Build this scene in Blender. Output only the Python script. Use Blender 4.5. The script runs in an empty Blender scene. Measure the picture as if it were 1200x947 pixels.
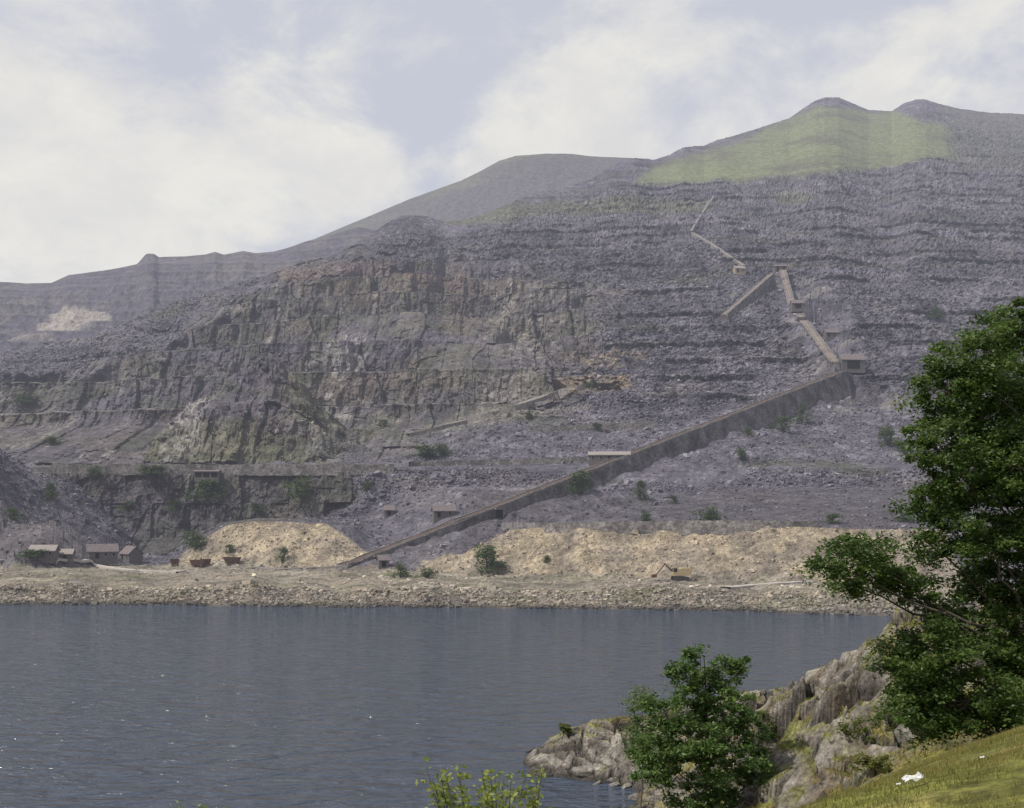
import bpy, math, random
import numpy as np
from mathutils import Vector
random.seed(5); rng=np.random.default_rng(5)
F=1287.0; CX=600.0; HY=603.0; CH=25.0
S=bpy.context.scene; COL=S.collection
# ---------------- noise ----------------
def _h(ix,iy,iz,seed):
    h=(ix.astype(np.int64)*374761393+iy.astype(np.int64)*668265263+iz.astype(np.int64)*2147483647+seed*144269504)&0xffffffff
    h=((h^(h>>13))*1274126177)&0xffffffff
    h=((h^(h>>16))*2246822519)&0xffffffff
    h=h^(h>>15)
    return (h&0xffffff)/float(0xffffff)*2-1
def vn(x,y,z=None,seed=0):
    x=np.asarray(x,float); y=np.asarray(y,float)
    ix=np.floor(x); iy=np.floor(y); fx=x-ix; fy=y-iy
    ux=fx*fx*(3-2*fx); uy=fy*fy*(3-2*fy)
    if z is None:
        iz=np.zeros_like(ix)
        a=_h(ix,iy,iz,seed); b=_h(ix+1,iy,iz,seed); c=_h(ix,iy+1,iz,seed); d=_h(ix+1,iy+1,iz,seed)
        return (a*(1-ux)+b*ux)*(1-uy)+(c*(1-ux)+d*ux)*uy
    z=np.asarray(z,float)+0*x; iz=np.floor(z); fz=z-iz; uz=fz*fz*(3-2*fz)
    def pl(k):
        a=_h(ix,iy,iz+k,seed); b=_h(ix+1,iy,iz+k,seed); c=_h(ix,iy+1,iz+k,seed); d=_h(ix+1,iy+1,iz+k,seed)
        return (a*(1-ux)+b*ux)*(1-uy)+(c*(1-ux)+d*ux)*uy
    return pl(0)*(1-uz)+pl(1)*uz
def fbm(x,y,z=None,o=4,g=.5,seed=0):
    t=0;a=1;s=0
    for i in range(o):
        k=2.03**i
        t=t+a*vn(x*k+i*7.3,y*k-i*3.1,None if z is None else z*k,seed+i); s+=a; a*=g
    return t/s
def rid(x,y,z=None,o=4,g=.5,seed=0):
    t=0;a=1;s=0
    for i in range(o):
        k=2.1**i
        t=t+a*(1-np.abs(vn(x*k+i*5.3,y*k+i*3.7,None if z is None else z*k,seed+i))*2); s+=a; a*=g
    return t/s
def cell(u,v,su,sv,seed,warp=.5):
    w=vn(u/su*.9,v/sv*.9,seed=seed+1)*warp
    iu=np.floor(u/su+w); off=_h(iu,iu*0,iu*0,seed+2)
    iv=np.floor(v/sv+off+vn(u/su*.7,v/sv*.7,seed=seed+3)*warp*.6)
    return _h(iu,iv,iu*0,seed)
def voro(u,v,seed):
    iu=np.floor(u);iv=np.floor(v); F1=np.full(u.shape,9.);F2=np.full(u.shape,9.);H=np.zeros(u.shape);TX=np.zeros(u.shape);TY=np.zeros(u.shape)
    for a in(-1,0,1):
        for b in(-1,0,1):
            cu=iu+a;cv=iv+b;z0=cu*0
            fx=cu+.5+.45*_h(cu,cv,z0,seed);fy=cv+.5+.45*_h(cu,cv,z0,seed+1); dx=u-fx;dy=v-fy; d=np.hypot(dx,dy)
            n1=d<F1; F2=np.where(n1,F1,np.minimum(F2,d)); 
            H=np.where(n1,_h(cu,cv,z0,seed+2),H);TX=np.where(n1,dx*_h(cu,cv,z0,seed+3),TX);TY=np.where(n1,dy*_h(cu,cv,z0,seed+4),TY); F1=np.where(n1,d,F1)
    return F1,F2-F1,H,TX+TY
def ss(a,b,x):
    t=np.clip((x-a)/(b-a),0,1); return t*t*(3-2*t)
def pip(px,py,poly):
    inside=np.zeros(px.shape,bool); n=len(poly)
    for i in range(n):
        x1,y1=poly[i]; x2,y2=poly[(i+1)%n]
        if y1==y2: continue
        c=((y1>py)!=(y2>py))&(px<(x2-x1)*(py-y1)/(y2-y1)+x1)
        inside^=c
    return inside
def soft(px,py,poly,w=6,n=3):
    m=0
    for k in range(5):
        m=m+pip(px+NWx*w*n*.4+ (k-2)*w*.4,py+NWy*w*.6+(k%3-1)*w*.3,poly).astype(float)
    return m/5
# ---------------- materials ----------------
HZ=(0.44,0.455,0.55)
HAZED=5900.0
def newmat(name):
    m=bpy.data.materials.new(name); m.use_nodes=True; nt=m.node_tree; nt.nodes.clear(); return m,nt
def mat(name,col=None,attr=None,rough=.9,nscale=2.0,namp=.3,bump=.0,bscale=4.0,haze=False,trans=0,spec=.2,bdist=.3,metal=0,ns2=0,na2=.4):
    m,nt=newmat(name); N=nt.nodes; L=nt.links
    out=N.new('ShaderNodeOutputMaterial'); b=N.new('ShaderNodeBsdfPrincipled')
    b.inputs['Roughness'].default_value=rough; b.inputs['Specular IOR Level'].default_value=spec; b.inputs['Metallic'].default_value=metal
    geo=N.new('ShaderNodeNewGeometry')
    def amp(sc,am,lo=.3,hi=.7):
        no=N.new('ShaderNodeTexNoise'); no.inputs['Scale'].default_value=sc; no.inputs['Detail'].default_value=5; no.inputs['Roughness'].default_value=.68
        L.new(geo.outputs['Position'],no.inputs['Vector'])
        mr=N.new('ShaderNodeMapRange'); mr.inputs[1].default_value=lo; mr.inputs[2].default_value=hi; mr.inputs[3].default_value=1-am; mr.inputs[4].default_value=1+am
        L.new(no.outputs['Fac'],mr.inputs[0]); return mr.outputs[0]
    mx=N.new('ShaderNodeVectorMath'); mx.operation='SCALE'
    if attr:
        a=N.new('ShaderNodeAttribute'); a.attribute_name=attr; L.new(a.outputs['Color'],mx.inputs[0])
    else: mx.inputs[0].default_value=col
    if nscale>0:
        k=amp(nscale,namp)
        if ns2>0:
            mm=N.new('ShaderNodeMath'); mm.operation='MULTIPLY'; L.new(k,mm.inputs[0]); L.new(amp(ns2,na2,.38,.62),mm.inputs[1]); k=mm.outputs[0]
        L.new(k,mx.inputs['Scale'])
    else: mx.inputs['Scale'].default_value=1
    L.new(mx.outputs[0],b.inputs['Base Color'])
    if bump>0:
        n2=N.new('ShaderNodeTexNoise'); n2.inputs['Scale'].default_value=bscale; n2.inputs['Detail'].default_value=6; n2.inputs['Roughness'].default_value=.72
        L.new(geo.outputs['Position'],n2.inputs['Vector'])
        bp=N.new('ShaderNodeBump'); bp.inputs['Strength'].default_value=bump; bp.inputs['Distance'].default_value=bdist
        L.new(n2.outputs['Fac'],bp.inputs['Height']); L.new(bp.outputs[0],b.inputs['Normal'])
    last=b.outputs[0]
    if trans>0:
        t=N.new('ShaderNodeBsdfTranslucent'); L.new(mx.outputs[0],t.inputs[0]); ms=N.new('ShaderNodeMixShader'); ms.inputs[0].default_value=trans
        L.new(last,ms.inputs[1]); L.new(t.outputs[0],ms.inputs[2]); last=ms.outputs[0]
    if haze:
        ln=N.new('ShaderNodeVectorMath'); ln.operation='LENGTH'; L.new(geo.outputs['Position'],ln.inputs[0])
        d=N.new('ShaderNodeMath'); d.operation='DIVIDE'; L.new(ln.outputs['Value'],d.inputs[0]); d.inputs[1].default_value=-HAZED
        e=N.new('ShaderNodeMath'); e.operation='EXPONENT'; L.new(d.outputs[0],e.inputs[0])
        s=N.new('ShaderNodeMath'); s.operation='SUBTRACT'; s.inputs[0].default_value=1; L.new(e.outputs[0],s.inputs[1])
        em=N.new('ShaderNodeEmission'); em.inputs[0].default_value=(*HZ,1)  # aerial haze painted in: surfaces glow more with distance from the origin
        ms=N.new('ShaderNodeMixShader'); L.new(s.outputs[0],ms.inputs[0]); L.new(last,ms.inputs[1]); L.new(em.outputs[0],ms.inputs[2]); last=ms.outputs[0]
    L.new(last,out.inputs[0]); return m
# ---------------- mesh helpers ----------------
def mkmesh(name,V,Fc,m=None,cols=None,smooth=False):
    V=np.asarray(V,dtype=np.float32); Fc=np.asarray(Fc,dtype=np.int32)
    me=bpy.data.meshes.new(name); n=len(V); k=Fc.shape[1]; nf=len(Fc)
    me.vertices.add(n); me.vertices.foreach_set('co',V.ravel())
    me.loops.add(nf*k); me.loops.foreach_set('vertex_index',Fc.ravel())
    me.polygons.add(nf); me.polygons.foreach_set('loop_start',np.arange(0,nf*k,k,dtype=np.int32)); 
    me.polygons.foreach_set('use_smooth',np.full(nf,smooth))
    me.update(calc_edges=True)
    if cols is not None:
        a=me.color_attributes.new('Col','FLOAT_COLOR','POINT'); c=np.ones((n,4),np.float32); c[:,:3]=cols; a.data.foreach_set('color',c.ravel())
    if m: me.materials.append(m)
    return me
def link(name,me,parent=None,loc=None,label=None,cat=None,group=None,kind=None,rot=None):
    o=bpy.data.objects.new(name,me); COL.objects.link(o)
    if parent: o.parent=parent
    if loc is not None: o.location=loc
    if rot is not None: o.rotation_euler=rot
    if label:o['label']=label
    if cat:o['category']=cat
    if group:o['group']=group
    if kind:o['kind']=kind
    return o
def gridfaces(R,C):
    i=np.arange(R-1)[:,None]*C+np.arange(C-1)[None,:]
    i=i.ravel(); return np.stack([i,i+1,i+C+1,i+C],1)
def W(px,py,d): return np.array([(px-CX)/F*d,d,CH+(HY-py)/F*d])
class MB:
    def __init__(s): s.v=[];s.f=[]
    def box(s,c,sz,yaw=0,tilt=None):
        b=len(s.v); cx,cy,cz=c
        for dx in(-.5,.5):
            for dy in(-.5,.5):
                for dz in(-.5,.5):
                    p=Vector((dx*sz[0],dy*sz[1],dz*sz[2]))
                    if tilt is not None: p.rotate(tilt)
                    x=p.x*math.cos(yaw)-p.y*math.sin(yaw); y=p.x*math.sin(yaw)+p.y*math.cos(yaw)
                    s.v.append((cx+x,cy+y,cz+p.z))
        for q in((0,1,3,2),(4,6,7,5),(0,4,5,1),(2,3,7,6),(0,2,6,4),(1,5,7,3)): s.f.append([b+i for i in q])
    def tube(s,p0,p1,r0,r1,n=8,caps=True):
        p0=Vector(p0);p1=Vector(p1); d=(p1-p0).normalized(); a=d.orthogonal().normalized(); c=d.cross(a); b=len(s.v)
        for p,r in((p0,r0),(p1,r1)):
            for i in range(n):
                t=2*math.pi*i/n; s.v.append(tuple(p+a*math.cos(t)*r+c*math.sin(t)*r))
        for i in range(n): s.f.append([b+i,b+(i+1)%n,b+n+(i+1)%n,b+n+i])
        if caps: s.f.append([b+i for i in range(n)][::-1]); s.f.append([b+n+i for i in range(n)])
    def poly(s,pts):
        b=len(s.v); s.v+= [tuple(p) for p in pts]; s.f.append(list(range(b,b+len(pts))))
    def mesh(s,name,m):
        me=bpy.data.meshes.new(name); me.from_pydata(s.v,[],s.f); me.materials.append(m); me.update(); return me
# ================= CAMERA =================
cam=bpy.data.cameras.new('camera'); co=bpy.data.objects.new('camera',cam); COL.objects.link(co)
co.location=(0,0,CH); co.rotation_euler=(math.radians(90),0,0)
cam.sensor_width=36; cam.sensor_fit='HORIZONTAL'; cam.lens=36*F/1200; cam.shift_y=(HY-473.5)/1200
cam.clip_start=.2; cam.clip_end=20000; S.camera=co
# ================= MAIN MOUNTAIN =================
xs=np.concatenate([np.arange(-350,-10,4.0),np.arange(-10,1215,1.15),np.arange(1215,1500,4.0)])
KX=[-350,0,200,320,400,470,600,740,850,960,1080,1200,1500]
def K(v): return np.interp(xs,KX,v)
skyp=[(-350,440),(0,412),(60,405),(100,398),(150,378),(200,358),(260,340),(320,322),(355,308),(390,300),(425,283),(445,266),(470,253),(500,254),(520,262),(560,256),(600,238),(650,222),(690,209),(720,194),(745,186),(765,187),(785,181),(800,173),(825,170),(840,163),(870,156),(900,147),(925,139),(942,127),(955,119),(966,115),(983,115),(1000,122),(1018,129),(1045,130),(1060,120),(1073,115),(1085,115),(1100,120),(1125,126),(1160,131),(1200,134),(1500,150)]
shp=[(-350,708),(0,709),(200,709),(400,712),(560,712),(700,714),(850,716),(930,719),(1000,721),(1200,723),(1500,726)]
c4p=[(-350,630),(0,640),(100,648),(205,655),(235,634),(265,616),(300,611),(380,613),(415,620),(432,640),(450,655),(500,664),(525,644),(548,627),(570,621),(700,617),(900,616),(980,619),(1200,624),(1500,630)]
def I(p): p=np.array(p,float); return np.interp(xs,p[:,0],p[:,1])
ysky=I(skyp); ysh=I(shp); yc4=I(c4p)
dsh=CH*F/(ysh-HY)
dsky=K([950,950,1000,1020,1080,1250,1350,1700,1950,2200,2200,2200,2200])
toe=np.interp(xs,[-350,0,200,420,520,700,900,1000,1200,1500],[445,440,430,396,365,342,320,312,305,300])
zf=lambda y,d: CH+(HY-y)/F*d
yf=lambda z,d: HY-(z-CH)/d*F
d548=K([515,515,515,515,512,510,503,497,492,490,490,485,480])
d475=K([650,650,640,640,635,630,605,600,598,598,598,590,585])
y475=K([490,482,482,482,482,478,475,475,475,475,475,475,475])
dF1=K([740,740,740,740,740,745,760,760,765,780,780,775,770]); dF2=K([840,840,850,860,870,930,980,1050,1090,1200,1220,1220,1200])
y548=np.full_like(xs,548.)
y6=np.interp(xs,[-350,20,70,220,260,420,480,520],[600,600,630,630,612,606,580,570])
dc4=toe+26; 
an=[(dsh-26,yf(-7,dsh-26)),(dsh,ysh),(dsh+13,yf(4.3+.8*np.sin(xs/37)+.5*np.sin(xs/11),dsh+13)),(toe,yf(5.2,toe)),(dc4,yc4),(dc4+26,yc4-4),(d548-12,y6),(d548,y548),(d548+24,y548-3),(d475-12,y475+14),(d475,y475),
    (dF1,y475+(ysky-y475)/3),(dF2,y475+(ysky-y475)*2/3),(dsky,ysky),(dsky+350,None)]
cnt=[6,26,34,60,14,40,62,8,80,18,180,180,150,8]
A=[(a[0],zf(a[1],a[0]) if a[1] is not None else None) for a in an]
A[-1]=(A[-1][0],A[-2][1]-140)
Dl=[];Zl=[]
for k,c in enumerate(cnt):
    for j in range(c):
        t=j/c
        d=A[k][0]*(1-t)+A[k+1][0]*t
        z=A[k][1]*(1-t)+A[k+1][1]*t
        if k in(10,11,12):
            d=A[k][0]*((A[k+1][0]/A[k][0])**t)
            y0=yf(A[k][1],A[k][0]); y1=yf(A[k+1][1],A[k+1][0]); z=zf(y0*(1-t)+y1*t,d)
        Dl.append(d);Zl.append(z)
Dl.append(A[-1][0]);Zl.append(A[-1][1])
D=np.array(Dl);Z=np.array(Zl); R,C=D.shape
i0=sum(cnt[:9])
for _ in range(25):
    Z[i0+1:R-10]=(Z[i0:R-11]+2*Z[i0+1:R-10]+Z[i0+2:R-9])/4; D[i0+1:R-10]=(D[i0:R-11]+2*D[i0+1:R-10]+D[i0+2:R-9])/4
PX=np.broadcast_to(xs,D.shape).copy(); PY=yf(Z,D)
X=(PX-CX)/F*D; Y=D.copy()
NWx=fbm(PX/40,PY/40,o=3,seed=11); NWy=fbm(PX/30,PY/30,o=3,seed=12)
skym=ss(0,40,PY-ysky[None,:]); 
land=ss(0,10,Z)
green=soft(PX,PY,[(740,215),(790,186),(870,162),(935,134),(955,127),(1000,129),(1050,133),(1105,146),(1120,184),(960,203),(840,214)],8)
qf=soft(PX,PY,[(-350,500),(-350,430),(0,430),(110,425),(200,385),(300,325),(440,300),(560,300),(650,330),(700,330),(690,400),(650,430),(700,450),(600,478),(540,505),(430,542),(-350,545)],34)
qf2=soft(PX,PY,[(50,549),(410,549),(420,585),(380,606),(250,618),(200,650),(120,645),(50,600)],6)
terr_line=((D>d548[None,:]-1)&(D<d548[None,:]+26))
tips=np.clip(1-qf-qf2,0,1)
amp=ss(40,160,Z)*(1-.75*green)*(.35+.65*skym)
Z=Z+amp*(fbm(X/170,Y/170,o=3,seed=21)*11+rid(X/90,Y/90,o=2,seed=22)*3-2)
base_tw=ss(70,88,Z)*(1-green)
st1=15.5; q1=(Z+fbm(X/420,Y/420,o=2,seed=41)*6)/st1; f1=q1-np.floor(q1); L1=np.floor(q1)
brk=ss(-.5,-.2,vn(X/80+L1*17.3,L1*3.1,seed=42)+.3*vn(X/20,L1*9.,seed=44))
wallm=ss(-.05,.1,vn(X/45+L1*7.7,L1*1.7,seed=45))
g1=np.interp(f1,[0,.02,.72,.97,1.0],[0,.36,.87,.885,1.0]); g1b=np.interp(f1,[0,.02,.98,1.0],[0,.36,.92,1.0]); g1=g1*wallm+g1b*(1-wallm)
st2=29.0; q2=(Z+fbm(X/300,Y/300,o=2,seed=46)*7+2*vn(X/60,Y/900,seed=48))/st2; f2=q2-np.floor(q2); L2=np.floor(q2)
g2_=np.interp(f2,[0,.02,.12,.98,1],[0,.55,.78,.90,1])
tA=base_tw*(.1+.9*skym)*tips*brk; tB=base_tw*(.25+.75*skym)*qf*ss(-.75,-.5,vn(X/70+L2*9.1,L2*2.2,seed=47))
zu=Z+tA*st1*(g1-f1)*.97+tB*st2*(g2_-f2)*.98
k0=sum(cnt[:8]); k1=R-9
Yn=Y.copy()
for j in range(C):
    zc=np.maximum.accumulate(Z[k0:k1,j]+np.arange(k1-k0)*1e-4); Yn[k0:k1,j]=np.interp(zu[k0:k1,j],zc,Y[k0:k1,j])
Y=Yn; X=(PX-CX)/F*Y
def cone(px,py,d,sl,nz,sd,ell=1.0):
    P=W(px,py,d); dist=np.hypot(X-P[0],(Y-P[1])*ell); return P[2]-sl*dist*(1+.25*vn(X/25,Y/25,seed=sd+9))+fbm(X/18,Y/18,Z/12,o=4,seed=sd)*nz+cell(X,Y+Z,9,14,sd+4)*1.5
cA=cone(318,418,606,.95,12,31,.8); cA2=cone(385,478,598,.95,9,32); cC=cone(262,476,601,.85,10,37); cB=cone(-110,448,470,.76,2,33)
cA=np.minimum(cA,zf(416,600)+fbm(X/9,Y/9,o=2,seed=39)*5)
cm=np.maximum(np.maximum(cA,cA2),cC)
cm=np.minimum(cm,zf(545,540)+np.maximum(D-(d548[None,:]+26),-5)*1.1+fbm(X/14,Y/14,o=3,seed=38)*4)
crag=(cm>Z)&(D>d548[None,:]+26); tipL=(cB>Z)
Z=np.where(crag,cm,Z); Z=np.where(tipL,cB,Z)
tA=tA*(~crag)*(~tipL); tB=tB*(~crag)*(~tipL)
qa=np.clip(qf*.95+qf2*.75+crag*.8,0,1)*np.where(terr_line,.08,1)
iu=lambda s,sd: _h(np.floor(X/s+.45*fbm(X/s,Z/25,o=2,seed=sd)),L2,L2*0,sd)
c1=iu(21,51); c2=iu(7.5,55); c3=cell(X,Z,2.8,6,59)
Y=Y-qa*(c1*2.9+c2*1.6+c3*.8+cell(X,Z,9,14,57)*1.0+fbm(X/38,Z/60,Y/80,o=3,seed=52)*10+rid(X/12,Z/30,o=3,seed=58)*2.2+fbm(X/6,Z/10,Y/7,o=4,g=.65,seed=53)*2.8)
am=land*(.5+.5*ss(20,60,Z))*(1-.9*green)*np.where(terr_line,.3,1)
sc=np.clip(D/520,.7,2.2)
nb=fbm(X/16,Y/16,Z/12,o=4,g=.6,seed=61); nf=fbm(X/3.4,Y/3.4,Z/2.8,o=3,g=.8,seed=62)
Z=Z+am*tips*(nb*1.1+nf*.8*sc)*(.35+.65*skym)
Y=Y-am*tips*(nb*1.5+nf*2.1*sc)*(.3+.7*skym)*ss(60,90,Z)
Z=Z+am*qa*(fbm(X/9,Y/9,Z/9,o=4,seed=63)*1.0)
Z=Z+ss(-1,2,Z)*(fbm(X/2.3,Y/2.3,o=3,g=.7,seed=64)*.5+fbm(X/12,Y/12,o=2,seed=65)*.7)*(D<toe[None,:]+5)
shore_n=fbm(X/9,Y/40,o=3,seed=66)
Z=Z+((D>dsh[None,:]-12)&(D<dsh[None,:]+11))*shore_n*1.3
slope_m=((D>toe[None,:])&(D<toe[None,:]+26))
Z=Z+slope_m*(rid(X/15,Y/60,o=3,seed=67)*2.6+fbm(X/2.6,Y/2.6,o=3,g=.75,seed=68)*.7-1.2)
P0=np.array([-62.,400.,6.2]); P1=np.array([196.,652.,110.])
def incl(X,Y,P0,P1,Z,hw0,hw1,half=5.,far=30.,near=45.):
    LL=math.hypot(P1[0]-P0[0],P1[1]-P0[1]); uu=(P1-P0)[:2]/LL; nn=np.array([uu[1],-uu[0]])
    t=((X-P0[0])*uu[0]+(Y-P0[1])*uu[1])/LL; s=(X-P0[0])*nn[0]+(Y-P0[1])*nn[1]; tc=np.clip(t,0,1)
    zi=P0[2]+(P1[2]-P0[2])*t; hw=(hw0+(hw1-hw0)*tc)*(1+.25*vn(t*14,t*0,seed=77)+.12*vn(t*50,t*0,seed=78))
    on=ss(-.03,0,t)*(1-ss(1.0,1.03,t))
    tgt=zi-hw-.30*np.clip(t*3-.1,0,1)*(s-half)+fbm(X/6,Y/6,o=3,seed=71)*2.0+np.maximum(0,s-near)*.8
    tgt=np.where(s<half+3,np.minimum(tgt,zi-.8),tgt)
    w=ss(half,near,s); zn=np.where(s>half-1,np.minimum(Z,tgt)*w+tgt*(1-w),Z)
    wf=ss(half,far,-s); zz=np.where(s<=half-1,np.where(s>-half,zi-1.5,(zi-1.0)*(1-wf)+Z*wf),zn)
    zz=np.where(s>near,np.minimum(Z,tgt),zz)
    return Z*(1-on)+zz*on,t,s
Z,ti,si=incl(X,Y,P0,P1,Z,1.0,13.,half=4.0)
def hit(px,py):
    c=int(np.argmin(np.abs(xs-px))); yy=yf(Z[:,c],Y[:,c]) 
    j=np.nonzero((yy<=py)&(np.arange(R)>6))[0]
    j=j[0] if len(j) else R-9
    return np.array([(px-CX)/F*Y[j,c],Y[j,c],Z[j,c]]),j,c
Q0=W(978,424,664); h1,_,_=hit(931,361); Q1=W(931,361,max(740,min(h1[1],800)))
Z,_,_=incl(X,Y,Q0,Q1,Z,7,7,3.,14,14)
r1,_,_=hit(917,317); U0=Q1+np.array([1,10,3.]); U1=W(917,316,max(U0[1]+60,min(r1[1],900)))
Z,_,_=incl(X,Y,U0,U1,Z,7,9,3.,12,12)
# ---- colours ----
def lay(c,col,m): 
    m=np.asarray(m,float)[...,None]; return c*(1-m)+np.array(col)*m
N1=fbm(X/45,Z/20,Y/60,o=4,seed=81); N2=fbm(X/4,Y/4,Z/3,o=3,g=.75,seed=82); N3=fbm(X/70,Z/3.2,o=3,g=.6,seed=83); N4=fbm(X/11,Z/6,Y/11,o=3,seed=84)
lev=vn(X/60+L1*37.1,L1*5.3,seed=80)
fan=fbm(X/14+L1*5.1,Z/40,o=3,seed=95)
c=np.ones(Z.shape+(3,))*np.array([.120,.111,.136])
c=lay(c,(.047,.044,.056),ss(0,.5,N3*.5+N4*.45+N2*.3)*.8*tips)
c=lay(c,(.048,.045,.056),ss(.10,.45,fan)*.7*tips*ss(60,90,Z))
c=lay(c,(.21,.20,.225),ss(.0,.5,N4*.8+N2*.6)*.5)
c=c*(1+.25*lev*tips*ss(60,90,Z))[...,None]
c=lay(c,(.19,.170,.150),ss(.1,.5,N1)*.3)
c=lay(c,(.08,.095,.05),ss(.25,.5,fbm(X/50,Z/12,Y/50,o=4,seed=85))*.45*(PY<590))
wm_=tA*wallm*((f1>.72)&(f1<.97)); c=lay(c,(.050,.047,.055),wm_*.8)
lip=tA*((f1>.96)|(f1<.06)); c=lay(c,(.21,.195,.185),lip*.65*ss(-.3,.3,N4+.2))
q_=np.clip(qf+qf2+crag,0,1)
strk=fbm(X/5,L2*3.3+Z/60,o=4,g=.6,seed=86)
cq=np.ones_like(c)*np.array([.122,.113,.108])
cq=lay(cq,(.055,.052,.058),ss(-.15,.55,c2*.35+strk)*.72)
cq=lay(cq,(.170,.160,.120),ss(0,.9,c1*.6+N1)*.6)
cq=lay(cq,(.165,.125,.09),ss(0,.6,fbm(X/38,Z/22,o=3,seed=92))*.45)
cq=lay(cq,(.30,.28,.26),ss(.42,.85,c2*.35-strk*1.1+.4*vn(X/60,Z/40,seed=93)+N2*.3)*.6)
cq=lay(cq,(.115,.103,.130),ss(-.15,.4,-N1)*.7)
cq=lay(cq,(.07,.085,.042),ss(.1,.4,fbm(X/20,Z/9,o=3,seed=88))*.4)
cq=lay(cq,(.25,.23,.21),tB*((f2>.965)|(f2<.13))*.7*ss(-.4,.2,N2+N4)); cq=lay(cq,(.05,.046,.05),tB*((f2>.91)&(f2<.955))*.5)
c=c*(1-q_[...,None]*.9)+cq*q_[...,None]*.9
c=lay(c,(.065,.062,.060),qf2*.35)
c=lay(c,(.125,.13,.078),crag*.5*ss(-.2,.3,N1))
c=lay(c,(.17,.12,.10),soft(PX,PY,[(310,318),(420,305),(520,318),(600,350),(560,345),(440,322),(330,330)],10)*.5)
c=lay(c,(.14,.145,.092),soft(PX,PY,[(515,262),(560,245),(640,238),(740,232),(835,238),(828,248),(700,252),(600,262),(540,268)],8)*.6)
c=lay(c,(.14,.155,.092),soft(PX,PY,[(900,232),(930,222),(960,228),(940,236)],6)*.5)
gcol=np.ones_like(c)*np.array([.160,.182,.088]); gcol=lay(gcol,(.118,.120,.075),ss(-.05,.5,fbm(X/80,Z/30,o=5,seed=89)))
c=c*(1-green[...,None]*.92)+gcol*green[...,None]*.92
topR=soft(PX,PY,[(1105,110),(1500,110),(1500,215),(1110,200)],10); c=lay(c,(.115,.118,.092),topR*.6)
c=lay(c,(.33,.31,.285),soft(PX,PY,[(185,545),(230,500),(290,450),(285,490),(240,540)],8)*ss(-.2,.3,N2+.2)*.7)
c=lay(c,(.34,.32,.31),soft(PX,PY,[(375,400),(425,390),(440,415),(400,425),(415,490),(385,480)],8)*ss(-.1,.4,c3*.4+N4+N2*.5)*.65)
c=lay(c,(.25,.225,.205),soft(PX,PY,[(560,330),(640,370),(680,340),(650,400),(600,470),(540,480),(590,420)],14)*ss(-.2,.3,N2)*.6)
c=lay(c,(.23,.215,.19),soft(PX,PY,[(690,470),(560,480),(470,505),(470,515),(590,492),(700,478)],6)*.5)
c=lay(c,(.25,.195,.13),soft(PX,PY,[(650,434),(735,432),(738,450),(650,455)],5)*(.35+.5*ss(-.3,.3,c2*.5+N2)))
c=lay(c,(.26,.21,.14),soft(PX,PY,[(672,405),(760,402),(755,415),(690,430)],6)*ss(-.1,.2,N2)*.6)
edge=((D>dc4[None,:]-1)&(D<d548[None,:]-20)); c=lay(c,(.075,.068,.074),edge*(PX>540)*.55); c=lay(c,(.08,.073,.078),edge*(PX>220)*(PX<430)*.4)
och=(.37,.31,.22)
m=soft(PX,PY,[(205,662),(240,620),(300,606),(385,608),(425,622),(432,640),(400,668)],5)+soft(PX,PY,[(440,690),(490,664),(530,636),(560,618),(700,610),(960,612),(1110,620),(1130,700),(700,700)],5)
m=np.clip(m,0,1)*(D<dc4[None,:]+1)
c=lay(c,och,m*(.68+.30*ss(-.3,.25,N2*.6+N4)))
c=lay(c,(.19,.165,.14),m*ss(.0,.45,fbm(X/6,Y/40,o=3,seed=94)+N2*.2)*.5)
fadeR=ss(940,1120,PX); c=lay(c,(.19,.17,.155),m*fadeR*.5)
bench=(D<toe[None,:]+3)
cb=np.ones_like(c)*np.array([.27,.235,.185]); cb=lay(cb,(.14,.125,.11),ss(-.1,.4,N4+N2*.5)*.7); cb=lay(cb,(.40,.36,.30),ss(.15,.5,fbm(X/25,Y/5,o=3,seed=90))*.6)
cb=lay(cb,(.12,.13,.06),ss(.2,.45,fbm(X/18,Y/6,o=3,seed=91))*.5)
cb=lay(cb,(.16,.143,.127),(D<dsh[None,:]+11)*.7*ss(-.3,.3,N2))
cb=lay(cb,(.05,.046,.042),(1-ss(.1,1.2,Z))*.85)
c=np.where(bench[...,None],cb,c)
c=lay(c,(.115,.106,.125),tipL*.85); c=c*(1+ (N2*.5)[...,None])
c=np.clip(c*1.05,.01,.9)
V=np.stack([X,Y,Z],-1).reshape(-1,3)
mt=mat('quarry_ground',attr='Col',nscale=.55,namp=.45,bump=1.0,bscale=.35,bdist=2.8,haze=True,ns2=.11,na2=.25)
link('quarry_hillside',mkmesh('quarry_hillside',V,gridfaces(R,C),mt,c.reshape(-1,3)),kind='structure',label='terraced slate quarry mountainside with spoil tips above a lake',cat='hillside')
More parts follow.
